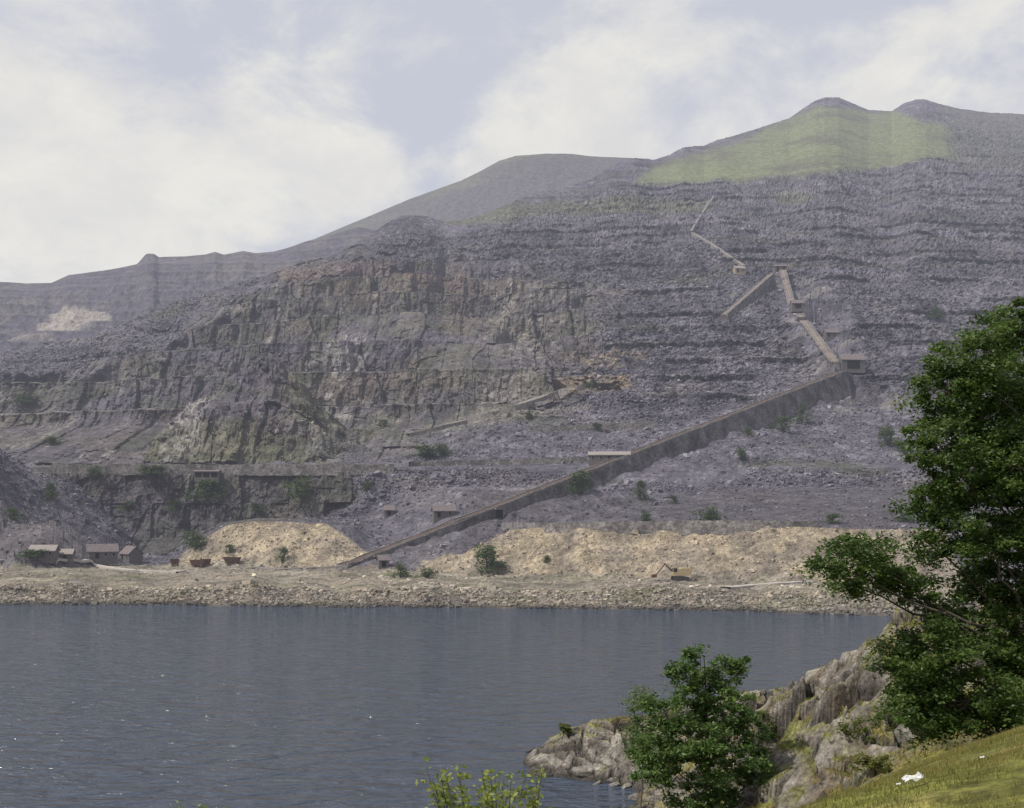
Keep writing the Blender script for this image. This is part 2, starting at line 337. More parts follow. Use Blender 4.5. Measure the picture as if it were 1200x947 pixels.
# ================= FAR RIDGES =================
def ridge(name,sky,db,yb,ds,colf,label,terr,seed):
    global NWx,NWy
    x=np.arange(-400,1100,1.6); x=x[(x>=sky[0][0])&(x<=sky[-1][0])]; p=np.array(sky,float); ys=np.interp(x,p[:,0],p[:,1]); n=220
    t=np.linspace(0,1,n)[:,None]; d=db*((ds/db)**t)+0*x[None]; y=yb*(1-t)+ys[None]*t; z=zf(y,d)
    d=np.vstack([d,d[-1]+300]); z=np.vstack([z,z[-1]-150]); PXr=np.broadcast_to(x,d.shape); PYr=yf(z,d)
    xx=(PXr-CX)/F*d; sk=ss(0,25,PYr-ys[None]); NWx=fbm(PXr/40,PYr/40,o=3,seed=11); NWy=fbm(PXr/30,PYr/30,o=3,seed=12)
    z=z+(fbm(xx/200,d/200,o=4,seed=seed)*22+fbm(xx/20,d/20,o=4,g=.6,seed=seed+1)*5)*(.08+.92*sk)
    lv=xx*0
    if terr:
        q=z/22; f=q-np.floor(q); lv=f; z=z+22*(np.interp(f,[0,.45,.9,1],[0,.03,.97,1])-f)*.9*(.15+.85*sk)
    cc=colf(xx,d,z,PXr,PYr,lv)
    Vv=np.stack([xx,d,z],-1).reshape(-1,3)
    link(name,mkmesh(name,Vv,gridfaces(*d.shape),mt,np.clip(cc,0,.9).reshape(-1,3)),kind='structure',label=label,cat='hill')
def cf1(x,y,z,px,py,lv):
    c=np.ones(x.shape+(3,))*np.array([.108,.098,.122]); c=lay(c,(.06,.056,.072),ss(0,.5,fbm(x/80,z/6,o=3,seed=3))*.6); c=lay(c,(.17,.158,.135),ss(.0,.5,fbm(x/60,y/60,o=4,seed=4))*.5)
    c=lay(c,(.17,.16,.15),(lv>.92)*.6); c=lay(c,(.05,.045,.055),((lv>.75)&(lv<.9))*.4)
    c=lay(c,(.34,.305,.27),soft(px,py,[(35,392),(50,378),(78,361),(118,361),(132,370),(104,384),(75,394)],4)*.85)
    c=lay(c,(.28,.25,.23),soft(px,py,[(-50,398),(60,400),(60,404),(-50,403)],3)*.6); return c
def cf2(x,y,z,px,py,lv):
    c=np.ones(x.shape+(3,))*np.array([.145,.150,.098]); c=lay(c,(.095,.088,.088),ss(-.2,.3,fbm(x/110,z/40,y/200,o=5,seed=5))*.8); c=lay(c,(.105,.095,.108),ss(-25,25,py-(px*-.35+410))*.8); return c
ridge('slate_ridge',[(-350,352),(0,331),(30,333),(60,332),(80,322),(105,319),(130,316),(160,309),(168,301),(172,297),(180,297),(186,301),(220,300),(240,298),(252,294),(262,298),(285,293),(300,296),(320,294),(345,287),(380,276),(420,266),(480,275),(560,290)],1150,470,1750,cf1,'hazy purple slate ridge with stepped workings',True,200)
ridge('grassy_hill',[(250,330),(330,300),(370,280),(420,259),(450,246),(480,233),(540,212),(565,200),(585,189),(605,183),(640,180),(670,180),(695,183),(760,186),(860,215)],1850,380,2600,cf2,'distant hazy green grassy mountain top',False,220)
gm=mat('lake_bed',(.08,.08,.07))
link('ground',mkmesh('ground',[(-9000,-3000,-12),(9000,-3000,-12),(9000,12000,-12),(-9000,12000,-12)],[[0,1,2,3]],gm),kind='structure',label='low valley ground beneath the lake and hills',cat='ground')
m,nt=newmat('lake_water'); N=nt.nodes;L=nt.links; out=N.new('ShaderNodeOutputMaterial'); b=N.new('ShaderNodeBsdfPrincipled')
b.inputs['Base Color'].default_value=(.043,.058,.086,1); b.inputs['Roughness'].default_value=.08; b.inputs['IOR'].default_value=1.33; b.inputs['Specular IOR Level'].default_value=.6
geo=N.new('ShaderNodeNewGeometry')
def wav(sx,sy,sc,det,rot):
    mp=N.new('ShaderNodeMapping'); mp.inputs['Scale'].default_value=(sx,sy,1); mp.inputs['Rotation'].default_value=(0,0,rot); L.new(geo.outputs['Position'],mp.inputs[0])
    n=N.new('ShaderNodeTexNoise'); n.inputs['Scale'].default_value=sc; n.inputs['Detail'].default_value=det; n.inputs['Distortion'].default_value=.6; L.new(mp.outputs[0],n.inputs['Vector']); return n.outputs['Fac']
w1=wav(.4,1,1.0,4,.5); w2=wav(.4,1,.42,3,.38)
ad=N.new('ShaderNodeMath'); ad.operation='MULTIPLY_ADD'; L.new(w2,ad.inputs[0]); ad.inputs[1].default_value=2.4; L.new(w1,ad.inputs[2])
bp=N.new('ShaderNodeBump'); bp.inputs['Distance'].default_value=.9; bp.inputs['Strength'].default_value=.9
L.new(ad.outputs[0],bp.inputs['Height']); L.new(bp.outputs[0],b.inputs['Normal']); L.new(b.outputs[0],out.inputs[0])
link('lake',mkmesh('lake',[(-1500,-60,0),(1500,-60,0),(1500,445,0),(-1500,445,0)],[[0,1,2,3]],m),kind='structure',label='dark blue grey lake with fine ripples',cat='lake')
# ================= FOREGROUND =================
cp=[(0,0,23.3),(-20,0,23),(20,0,24),(8,6,22.8),(3.97,14,21.26),(11.65,25,20.1),(7.1,19,20.6),(5.6,18,20.4),(9.3,24,19.7),(3,18,19.2),(5.5,24,17.8),(15.9,35,17.8),
(0,12,20),(0,25,13.5),(-10,30,10),(0,50,3),(0,66,-1.5),(-20,60,-3),(-43,50,-2),(-40,20,10),(9.4,54,7.5),(7,72,-1.2),(6,80,-2),(10,86,-1),(14,84,1.6),(8.5,93,-1.8),(13.6,65,7.0),(16,76,5.2),(24.5,75,13.2),(29.4,88,14.2),(22.4,80,10.6),(17.3,72,9.0),(17,55,13.6),(13.6,50,11.5),(14,42,15.0),
(12,110,4.6),(17,108,6.0),(22.8,105,7.8),(6,109,3.2),(1.6,113,0),(7.3,103,0),(12,100,.2),(0,121,-3),(-5,112,-3),(4,99,-2.5),(12,121,-.5),(20,124,-3),(28,103,8.4),(35,105,6.5),(45,122,-3),(30,121,-2),(60,90,15),(60,60,22),(40,40,22),(30,20,25),(70,0,30),(80,130,-3),(25,55,17),(-50,100,-4),(-30,130,-4),(0,145,-4),(40,145,-4),(-50,-10,22),(11,30,18.0),(20,96,7.0),(16,92,2.6)]
cp=np.array(cp,float)
def tps(r2): return .5*r2*np.log(r2+1e-6)
n=len(cp); M=np.zeros((n+3,n+3)); dd=((cp[:,None,:2]-cp[None,:,:2])**2).sum(-1); M[:n,:n]=tps(dd)+np.eye(n)*.8; M[:n,n]=1; M[:n,n+1:]=cp[:,:2]; M[n,:n]=1; M[n+1:,:n]=cp[:,:2].T
sol=np.linalg.solve(M,np.concatenate([cp[:,2],[0,0,0]]))
def fgbase(x,y):
    z=sol[n]+sol[n+1]*x+sol[n+2]*y
    for i in range(n): z=z+sol[i]*tps((x-cp[i,0])**2+(y-cp[i,1])**2)
    return z
gx=np.concatenate([np.arange(-45,-6,.5),np.arange(-6,40,.15),np.arange(40,85,.5)]); gy=np.concatenate([np.arange(-12,8,.5),np.arange(8,122,.18),np.arange(122,150,.8)])
GX,GY=np.meshgrid(gx,gy)
def fgz(GX,GY,full=False):
    z=fgbase(GX,GY)
    n5=fbm(GX/11,GY/11,o=3,seed=301)
    rock=ss(34,44,GY)*np.clip(ss(-.6,-.25,n5)+ (GY>92)*.8,0,1)*ss(-3,0,z)
    rock=np.clip(rock,0,1); hd=ss(94,100,GY)
    wx=fbm(GX/2.4,GY/2.4,o=3,seed=330)*.7; wy=fbm(GX/2.4,GY/2.4,o=3,seed=331)*.7
    u=GX*.8+GY*.6+wx; v=-GX*.6+GY*.8+wy
    a1,e1,h1,t1=voro(u/4.6,v/5.5,340); a2,e2,h2,t2=voro((u+z*.5)/1.6,(v+z*.4)/2.1,350)
    f=h1*1.05+t1*2.6-1.3*(1-ss(0,.10,e1))+h2*.32+t2*.9-.5*(1-ss(0,.11,e2))+fbm(GX/.8,GY/.8,o=3,seed=303)*.14
    f=f*(1-.55*hd)+fbm(GX/9,GY/9,o=3,seed=304)*1.0-.1
    z2=z+rock*f
    z2=z2+fbm(GX/2,GY/2,o=3,seed=304)*.12*(GY>30)+fbm(GX/8,GY/8,o=2,seed=305)*.25
    if full: return np.maximum(z2,-5),rock,np.minimum(e1*1.6,e2*1.2),h2
    return np.maximum(z2,-5),rock
GZ,rock,ecr,h2_=fgz(GX,GY,True)
gzy,gzx=np.gradient(GZ,gy,gx); sl=np.hypot(gzx,gzy)
def fg_at(x,y):
    z,_=fgz(np.array([[x]],float),np.array([[y]],float)); return float(z[0,0])
g1=fbm(GX/1.2,GY/1.2,o=4,seed=311); g2=fbm(GX/5,GY/5,o=3,seed=312); g3=fbm(GX/.5,GY/.5,o=2,seed=313)
gc=np.ones(GX.shape+(3,))*np.array([.150,.155,.036]); gc=lay(gc,(.28,.225,.085),ss(-.1,.5,g1)*.6); gc=lay(gc,(.085,.105,.025),ss(0,.5,g2)*.6)
gc=lay(gc,(.14,.085,.05),ss(.15,.4,fbm(GX/3,GY/3,o=3,seed=316))*ss(30,40,GY)*.6)
rc=np.ones_like(gc)*np.array([.185,.168,.148])
rc=rc*(1+.22*h2_)[...,None]
rc=lay(rc,(.060,.054,.048),ss(-.1,.45,g1+g3*.5)*.65); rc=lay(rc,(.32,.30,.265),ss(.05,.5,fbm(GX/1.6,GZ/1.2,GY/1.6,o=4,seed=314))*.5); rc=lay(rc,(.21,.155,.09),ss(.05,.5,g2)*.4)
rc=lay(rc,(.030,.027,.024),(1-ss(.02,.14,ecr))*.8)
moss=ss(-.02,.30,fbm(GX/2.6,GY/2.6,o=4,seed=318)+.22-sl*.16)*ss(1.5,3,GZ)
rm=np.clip(rock*ss(.45,.9,sl+g1*.5+.25*(GY>92))+(GY>100)*rock*.35,0,1)*(1-.8*moss)
fc=gc*(1-rm[...,None])+rc*rm[...,None]
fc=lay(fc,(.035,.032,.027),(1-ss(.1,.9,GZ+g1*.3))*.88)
fc=np.clip(fc*(1+g3*.25)[...,None],.01,.9)
fm=mat('bank_ground',attr='Col',nscale=4,namp=.45,bump=1,bscale=3.0,bdist=.22,ns2=1.0,na2=.3)
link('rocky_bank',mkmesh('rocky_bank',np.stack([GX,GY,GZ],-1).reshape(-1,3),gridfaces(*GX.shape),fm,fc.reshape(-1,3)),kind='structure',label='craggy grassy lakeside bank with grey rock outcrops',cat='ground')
def blades(nb,x0,x1,y0,y1,h0,h1,w,rockfree=False):
    bx=rng.uniform(x0,x1,nb); by=y0+(y1-y0)*rng.uniform(0,1,nb)**1.0
    k=fbm(bx/1.0,by/1.0,o=2,seed=320)>-.25
    if rockfree:
        ix=np.clip(np.searchsorted(gx,bx),0,len(gx)-1); iy=np.clip(np.searchsorted(gy,by),0,len(gy)-1); k&=(rm[iy,ix]<.35)&(GZ[iy,ix]>.9)
    bx=bx[k];by=by[k]
    z,_=fgz(bx[None],by[None]); z=z[0]; nb=len(bx); a=rng.uniform(0,6.28,nb); h=rng.uniform(h0,h1,nb); ln=rng.normal(0,.45,(nb,2))*h[:,None]
    v=np.zeros((nb,3,3)); dx=np.cos(a)*w;dy=np.sin(a)*w
    v[:,0]=np.stack([bx-dx,by-dy,z-.03],1); v[:,1]=np.stack([bx+dx,by+dy,z-.03],1); v[:,2]=np.stack([bx+ln[:,0],by+ln[:,1],z+h],1)
    pt=ss(-.4,.5,fbm(bx/1.6,by/1.6,o=3,seed=321))[:,None]; t=np.clip(rng.uniform(0,1,nb)[:,None]*.6+pt*.5,0,1); cc=np.array([.11,.135,.025])*(1-t)+np.array([.32,.26,.10])*t
    return v.reshape(-1,3),np.arange(nb*3).reshape(-1,3),np.repeat(cc,3,0)
lm=mat('grass_blade',attr='Col',nscale=0,trans=.4)
v1,f1_,k1_=blades(150000,2,15,9,30,.02,.085,.008); v2,f2_,k2_=blades(130000,8,36,38,118,.10,.30,.03,True)
link('grass',mkmesh('grass',np.vstack([v1,v2]),np.vstack([f1_,f2_+len(v1)]),lm,np.vstack([k1_,k2_])),kind='stuff',label='short yellow green rough grass on the bank',cat='grass')
# ================= ROCK RUBBLE =================
def rocks(pts,size,cols,name,m,label):
    n=len(pts); base=np.array([(x,y,z) for x in(-1,1) for y in(-1,1) for z in(-1,1)],float)
    v=base[None]*(rng.uniform(.35,1,(n,8,3)))*size[:,None,None]*np.array([1,.8,.6])
    a=rng.uniform(0,6.28,n);b=rng.normal(0,.5,n); ca,sa=np.cos(a)[:,None],np.sin(a)[:,None]; cb,sb=np.cos(b)[:,None],np.sin(b)[:,None]
    x,y,z=v[...,0].copy(),v[...,1].copy(),v[...,2].copy(); y,z=y*cb-z*sb,y*sb+z*cb; x,y=x*ca-y*sa,x*sa+y*ca
    v=np.stack([x,y,z],-1)+pts[:,None,:]
    q=np.array([(0,1,3,2),(4,6,7,5),(0,4,5,1),(2,3,7,6),(0,2,6,4),(1,5,7,3)])
    f=(q[None]+np.arange(n)[:,None,None]*8).reshape(-1,4)
    link(name,mkmesh(name,v.reshape(-1,3),f,m,np.repeat(cols,8,0)),kind='stuff',label=label,cat='rubble')
flat=np.arange(R*C); wgt=np.zeros((R,C))
vis=(PX>-60)&(PX<1260)
wgt+=vis*((D>dsh[None,:]-2)&(D<dsh[None,:]+14))*3.0*(Z>-.3)
wgt+=vis*slope_m*.8
wgt+=vis*bench*.25*(Z>0)
wgt+=vis*(D>toe[None,:]+28)*(PY>300)*tips*.7*(np.abs(si)>8)
wgt+=vis*tipL*.6
wgt+=vis*crag*.3
wgt*=((np.abs(si)>7)|(ti<0)|(ti>1.0))*np.where(terr_line,.3,1)
NR=65000
p=wgt.ravel()/wgt.sum(); idx=rng.choice(flat,NR,p=p)
pt=V[idx]+np.stack([rng.normal(0,.5,NR),rng.normal(0,.5,NR),np.zeros(NR)],1)
sz=np.exp(rng.normal(-.95,.45,NR))*np.clip(pt[:,1]/380,.8,2.0); sz=np.where(slope_m.ravel()[idx],sz*.65,sz)
cc=c.reshape(-1,3)[idx]*rng.uniform(.6,1.55,(NR,1))
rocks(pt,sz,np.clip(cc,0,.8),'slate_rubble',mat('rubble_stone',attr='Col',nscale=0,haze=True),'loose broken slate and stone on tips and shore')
stone=mat('boulder_stone',(.19,.175,.155),nscale=1.6,namp=.55,bump=.9,bscale=3,bdist=.2,ns2=6,na2=.3)
def boulder_mesh(seed,s):
    import bmesh
    bm=bmesh.new(); bmesh.ops.create_icosphere(bm,subdivisions=4,radius=1)
    P=np.array([v.co[:] for v in bm.verts]); 
    k=np.random.default_rng(seed); pl=k.normal(0,1,(14,3)); pl/=np.linalg.norm(pl,axis=1)[:,None]; dd=k.uniform(.55,.9,14)
    for nn_,d_ in zip(pl,dd):
        e=P@nn_-d_; P=P-np.clip(e,0,None)[:,None]*nn_[None]*.92
    P=P+P*(fbm(P[:,0]*3+seed,P[:,1]*3,P[:,2]*3,o=3,seed=seed)*.09)[:,None]
    P=P*np.array(s)
    for v,p_ in zip(bm.verts,P): v.co=p_
    me=bpy.data.meshes.new('boulder'); bm.to_mesh(me); bm.free(); me.materials.append(stone); return me
def fghit(px,py,d0=8,d1=140):
    ds=np.arange(d0,d1,.25); z,_=fgz(((px-CX)/F*ds)[None],ds[None]); z=z[0]; yy=yf(z,ds); j=np.nonzero(yy<=py)[0]
    j=j[0] if len(j) else len(ds)-1
    return np.array([(px-CX)/F*ds[j],ds[j],z[j]])
for i,(px,py,s) in enumerate([(716,915,.9),(745,935,.8),(765,938,.6),(700,926,.5),(1075,862,1.3),(1090,850,1.0),(880,940,1.2),(720,928,.5),(735,925,.6),(655,898,1.2),(690,905,1.4)]):
    P=fghit(px,py); 
    if P[2]<.1: P[2]=.1
    link('boulder',boulder_mesh(i+3,(s*1.2,s*.8,s*.6)),loc=P-np.array([0,-s*.3,s*.2]),rot=(.1*i%.5,.2,i*1.3),label='grey weathered boulder with cracked lichen patches on the bank',cat='boulder',group='boulders along the rocky lake bank')
# ================= TREES =================
bark=mat('bark',(.085,.072,.06),nscale=6,namp=.4,bump=.6,bscale=12,bdist=.05)
leafm=mat('leaf',attr='Col',nscale=0,trans=.42,rough=.5,spec=.35)
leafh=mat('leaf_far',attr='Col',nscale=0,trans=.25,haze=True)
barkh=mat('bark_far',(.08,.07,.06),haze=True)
def leaves(cent,per,spread,lsz,cA,cB,flat=.6):
    n=len(cent)*per; c=np.repeat(cent,per,0)
    off=rng.normal(0,1,(n,3)); off/=np.linalg.norm(off,axis=1)[:,None]; off*=(rng.uniform(0,1,(n,1))**.5)*np.repeat(np.asarray(spread)[:,None],per,0)*rng.uniform(.6,1.4,(n,1)); off[:,2]*=flat
    p=c+off
    a=rng.normal(0,1,(n,3)); a[:,2]*=.5; a/=np.linalg.norm(a,axis=1)[:,None]; b=rng.normal(0,1,(n,3)); b-=a*(a*b).sum(1)[:,None]; b/=np.linalg.norm(b,axis=1)[:,None]
    s=lsz*rng.uniform(.6,1.3,(n,1)); 
    v=np.stack([p-a*s,p+b*s*.45-a*s*.1,p+a*s,p-b*s*.45-a*s*.1],1)
    t=rng.uniform(0,1,(n,1)); tc=np.repeat(rng.uniform(0,1,(len(cent),1)),per,0); t=.45*t+.55*tc
    cc=np.array(cA)*(1-t)+np.array(cB)*t
    return v.reshape(-1,3),np.arange(n*4).reshape(-1,4),np.repeat(cc,4,0)
def limb(mb,p0,p1,r0,r1,segs=6,wob=.08):
    p0=Vector(p0);p1=Vector(p1);L_=(p1-p0).length; prev=p0; pr=r0
    for i in range(1,segs+1):
        t=i/segs; q=p0.lerp(p1,t)+Vector((random.uniform(-1,1),random.uniform(-1,1),random.uniform(-.5,1)))*L_*wob*(1-abs(2*t-1)); 
        if i==segs:q=p1
        r=r0+(r1-r0)*t; mb.tube(prev,q,pr,r,7,caps=False); prev=q;pr=r
def tree(name,base,blobs,nclump,per,lsz,cl,cA,cB,tr,label,cat,top=None,trunkm=bark,lf=leafm,group=None,shell=.25,flat=.6):
    base=np.array(base,float); E=link(name,None,loc=base,label=label,cat=cat,group=group)
    cent=[];spr=[]
    vol=np.array([b_[1][0]*b_[1][1]*b_[1][2] for b_ in blobs])**.72; k=np.maximum(3,(nclump*vol/vol.sum())).astype(int)
    mb=MB(); T=np.array(top,float)-base if top is not None else np.array([0,0,max(b_[0][2] for b_ in blobs)-base[2]])
    pts=[np.array([0,0,-.8])]
    for i in range(1,6):
        t=i/5; pts.append(T*t+np.array([math.sin(i*2.1)*.04,math.cos(i*1.7)*.04,0])*np.linalg.norm(T)*(1-t))
    for i in range(5): mb.tube(pts[i],pts[i+1],tr*(1-i*.17),tr*(1-(i+1)*.17),9,caps=False)
    for (bc,br),kk in zip(blobs,k):
        bc=np.array(bc,float)-base; br=np.array(br)
        u=rng.normal(0,1,(kk,3)); u/=np.linalg.norm(u,axis=1)[:,None]; rr=rng.uniform(shell,1.25,(kk,1))**.5
        P=bc+u*rr*br; cent.append(P); spr.append(rng.uniform(.4,1.4,kk)*cl)
        tt=np.clip((bc[2]/T[2])-.25,.12,.95); src=T*tt; limb(mb,src,bc,tr*.34*(1.1-tt),tr*.10)
        for j in range(0,kk,2): limb(mb,bc,P[j],tr*.07,tr*.02,3,.12)
    cent=np.vstack(cent);spr=np.concatenate(spr)
    v,f,cc=leaves(cent,per,spr,lsz,cA,cB,flat)
    link('trunk',mb.mesh('trunk',trunkm),E); link('crown',mkmesh('crown',v,f,lf,cc),E)
    return E
def bl(px,py,rx,ry,d,dd=0,rz=None):
    d2=d+dd; return (W(px,py,d2),(rx/F*d2,(rz if rz else (rx+ry)/2)/F*d2,ry/F*d2))
dT=35.0
B=[bl(1195,392,42,38,dT,0),bl(1150,425,50,38,dT,-1),bl(1112,460,42,40,dT,0),bl(1180,480,52,50,dT,1),bl(1100,528,40,44,dT,-1),bl(1165,560,58,48,dT,1),bl(1100,590,38,34,dT,0),bl(1150,625,52,30,dT,-1),bl(1205,620,45,48,dT,0),bl(1135,505,48,40,dT,1),bl(1098,640,34,20,dT,0),bl(1190,545,48,50,dT,-1),
bl(1006,652,44,24,dT,-1),bl(1035,680,42,22,dT,0),bl(974,662,26,14,dT,-1),bl(1070,692,36,17,dT,0),bl(998,686,26,14,dT,0),bl(1155,692,44,26,dT,1),bl(1190,718,42,32,dT,0),bl(1115,722,36,18,dT,0),bl(1170,665,40,24,dT,1),
bl(1100,765,58,32,dT,-1),bl(1170,765,54,38,dT,0),bl(1075,802,52,34,dT,0),bl(1140,818,58,38,dT,-1),bl(1200,800,50,48,dT,1),bl(1046,775,28,24,dT,0),bl(1100,845,50,26,dT,0),bl(1185,848,45,28,dT,0),bl(1062,838,34,18,dT,-1),
bl(1255,420,60,60,dT,2),bl(1270,540,70,70,dT,2),bl(1265,660,60,60,dT,1),bl(1250,770,50,50,dT,1)]
bx,by=W(1195,870,dT)[:2]
tree('broadleaf_tree',(bx,by,fg_at(bx,by)),B,1450,145,.074,.46,(.030,.062,.015),(.115,.18,.040),.20,'tall dark green leafy tree overhanging the grassy bank','tree',top=W(1225,420,dT+.5),shell=.1,flat=.6)
dO=55.0
B=[bl(820,768,18,12,dO),bl(802,790,24,18,dO,-1),bl(850,786,26,16,dO,1),bl(872,776,12,6,dO),bl(825,812,30,20,dO),bl(780,838,30,24,dO,-1),bl(845,835,36,26,dO),bl(812,865,44,24,dO,-1.5),bl(882,862,24,22,dO,1),bl(778,896,38,25,dO),bl(850,898,42,26,dO,-1),bl(893,905,20,20,dO),bl(760,875,18,14,dO),bl(820,935,50,16,dO)]
bx,by=W(832,1000,dO)[:2]
tree('oak_tree',(bx,by,fg_at(bx,by)),B,400,72,.115,.44,(.045,.090,.024),(.140,.22,.056),.15,'young green oak growing beside the lake edge','tree',top=W(825,770,dO),flat=.7)
B=[bl(752,830,14,22,70),bl(750,870,16,26,70),bl(765,900,18,18,70)]
bx,by=W(755,930,70)[:2]
tree('sapling',(bx,by,max(fg_at(bx,by),0)),B,60,90,.10,.7,(.09,.13,.045),(.16,.21,.08),.08,'pale green slender sapling by the water','tree',top=W(752,815,70))
for (px,py,w,h,A_,B_) in [(1060,800,60,40,(.06,.10,.025),(.15,.19,.05)),(660,862,14,12,(.08,.11,.03),(.14,.17,.05)),(1015,862,44,26,(.07,.10,.02),(.15,.17,.04)),(1100,850,60,25,(.05,.08,.02),(.13,.15,.04)),(1025,900,44,20,(.09,.11,.025),(.18,.18,.05)),(895,850,36,24,(.07,.10,.03),(.14,.17,.05)),(880,925,26,18,(.07,.10,.03),(.14,.17,.05))]:
    P=fghit(px,py+h*.4); d=P[1]
    s=d/F; Bs=[((P[0]+random.uniform(-.6,.6)*w*s,P[1]+random.uniform(-.3,.3)*w*s,P[2]+h*s*random.uniform(.1,.8)),(w*s*.28,w*s*.3,h*s*.35)) for _ in range(6)]
    tree('shrub',P,Bs,50,50,.07 if d<60 else .10,max(.18,w*s*.16),A_,B_,.05,'low green shrub growing among bank rocks','shrub',group='shrubs on the lakeside bank')
for (px,py,w,h,d,ns) in [(578,928,66,28,11,34),(235,952,20,9,13,6)]:
    g=fg_at((px-CX)/F*d,d); base=np.array([(px-CX)/F*d,d,g]); s=d/F
    E=link('leafy_sprig',None,loc=base,label='bright yellow green leafy shoots of a bankside shrub',cat='shrub',group='leafy sprigs')
    mb=MB(); cs=[]
    for i in range(ns):
        tip=W(px+random.uniform(-1.2,1.2)*w,py+random.uniform(-1.0,1.0)*h,d+random.uniform(-.4,.4))-base
        limb(mb,(random.uniform(-.1,.1),0,-.1),tip,.012,.003,5,.05)
        for k_ in range(9): cs.append(tip*(1-.035*k_)+np.random.default_rng(i*9+k_).normal(0,.03,3))
    v,f,cc=leaves(np.array(cs),6,np.full(len(cs),.08),.036,(.15,.20,.035),(.28,.32,.08),.8)
    link('trunk',mb.mesh('trunk',bark),E); link('crown',mkmesh('crown',v,f,leafm,cc),E)
def bushmesh(i):
    cent=np.stack([rng.normal(0,.24,30),rng.normal(0,.24,30),rng.uniform(.1,.8,30)],1); cent[:,:2]*=(1.15-cent[:,2:3]*.8)
    v,f,cc=leaves(cent,42,np.full(30,.19),.045,(.035,.06,.02),(.09,.13,.045),.9)
    me=mkmesh('crown',v,f,leafh,cc); mb=MB(); 
    for j in range(4): mb.tube((0,0,-.15),(random.uniform(-.2,.2),random.uniform(-.15,.15),.5),.04,.012,5)
    return me,mb.mesh('trunk',barkh)
BM=[bushmesh(i) for i in range(5)]
for i,(px,py,w,h) in enumerate([(677,580,32,28),(355,586,36,28),(245,588,40,26),(573,672,38,32),(469,677,22,16),(500,678,22,12),(833,614,28,20),(918,506,26,18),(1040,524,26,24),(1095,375,20,14),(500,536,40,14),(230,644,26,22),(332,662,14,20),(178,558,40,12),(60,588,16,20),(870,540,18,14),(757,612,14,14),(750,590,16,22),(975,614,20,12),(30,474,36,12),(520,535,20,14),(60,520,22,10),(15,610,20,14),(38,655,40,10),(1060,530,18,14),(878,512,12,10),(620,492,10,10),(300,600,18,10),(1000,690,30,12),(940,497,14,24),(430,574,18,10),(110,560,16,14),(270,648,14,10),(700,505,14,10),(1062,612,22,14),(640,660,12,9),(690,455,12,8),(450,500,14,8),(790,590,12,10),(205,600,20,14),(150,600,18,12)]):
    P,_,_=hit(px,py); s=P[1]/F*1.15; a,t=BM[i%5]
    E=link('bush',None,loc=P,label='dark green rounded bush growing on quarry spoil',cat='bush',group='bushes on the quarry slopes',rot=(0,0,i*1.1)); E.scale=(w*s,w*s,h*s)
    link('crown',a,E); link('trunk',t,E)
# ================= INCLINES =================
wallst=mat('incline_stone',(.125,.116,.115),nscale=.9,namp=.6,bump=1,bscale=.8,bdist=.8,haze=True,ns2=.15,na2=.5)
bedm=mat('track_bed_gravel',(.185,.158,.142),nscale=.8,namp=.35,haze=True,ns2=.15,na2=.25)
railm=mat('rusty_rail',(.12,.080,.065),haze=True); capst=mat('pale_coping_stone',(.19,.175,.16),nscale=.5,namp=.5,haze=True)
darkm=mat('opening_shade_panel',(.012,.012,.013),haze=True)  # near-black colour standing in for the shade inside openings
def ramp(name,A_,B_,half,depth0,depth1,label,tracks=2,parapet=True,nseg=60,bed=bedm):
    A_=np.array(A_,float);B_=np.array(B_,float); L_=math.hypot(*(B_-A_)[:2]); u=(B_-A_)[:2]/L_; nv=np.array([u[1],-u[0]])
    E=link(name,None,loc=A_,label=label,cat='inclined railway')
    r_=np.random.default_rng(3); jz=r_.normal(0,.12,nseg+1)
    def strip(s0,s1,zt,zb0,zb1,nm,m,tap=0,jit=0):
        v=[];f=[]
        for i in range(nseg+1):
            t=i/nseg; c0=(B_-A_)*t; db=zb0+(zb1-zb0)*t
            for s,z in((s0,zt),(s1,zt),(s1+tap*db*.18,-db),(s0-tap*db*.1,-db)):
                v.append((c0[0]+nv[0]*s,c0[1]+nv[1]*s,c0[2]+z+(jz[i]*jit if z>0 else 0)))
        for i in range(nseg):
            for j in range(4): f.append([i*4+j,i*4+(j+1)%4,(i+1)*4+(j+1)%4,(i+1)*4+j])
        f.append([3,2,1,0]); e=nseg*4; f.append([e,e+1,e+2,e+3])
        me=bpy.data.meshes.new(nm); me.from_pydata(v,[],f); me.materials.append(m); link(nm,me,E)
    strip(-half,half,0,depth0,depth1,'embankment',wallst,1)
    w=(half*2-1.4)/tracks
    for k in range(tracks):
        s=-half+.7+w*k; strip(s+.25,s+w-.25,.12,-.01,-.01,'track_bed',bed)
        for e in(.28,.72): strip(s+w*e-.08,s+w*e+.08,.30,-.125,-.125,'rail',railm)
    if parapet:
        strip(half-.35,half,.7,-.01,-.01,'parapet',capst,0,1.6); strip(-half,-half+.35,.45,-.01,-.01,'parapet',capst,0,1.2)
    return E,u,nv
E,u,nv=ramp('railway_incline',P0,P1,3.5,6,23,'long straight double track stone railway incline up the quarry')
yaw=math.atan2(u[1],u[0])
for px,w,h in((577,3.5,3.4),(436,3.2,3.0)):
    k=(px-CX)/F; t=(k*P0[1]-P0[0])/((P1[0]-P0[0])-k*(P1[1]-P0[1])); c0=P0+(P1-P0)*t
    zb=-h/2-.9; pos=(c0-P0)+np.array([nv[0]*4.0,nv[1]*4.0,zb]); mb=MB(); mb.box(pos,(w,.9,h),yaw); link('underpass',mb.mesh('underpass',darkm),E)  # solid dark box painted as the shade within the underpass
    mb=MB(); mb.box(pos+np.array([nv[0]*.35,nv[1]*.35,h/2+.35]),(w+1.4,1.0,.6),yaw); link('lintel',mb.mesh('lintel',capst),E)
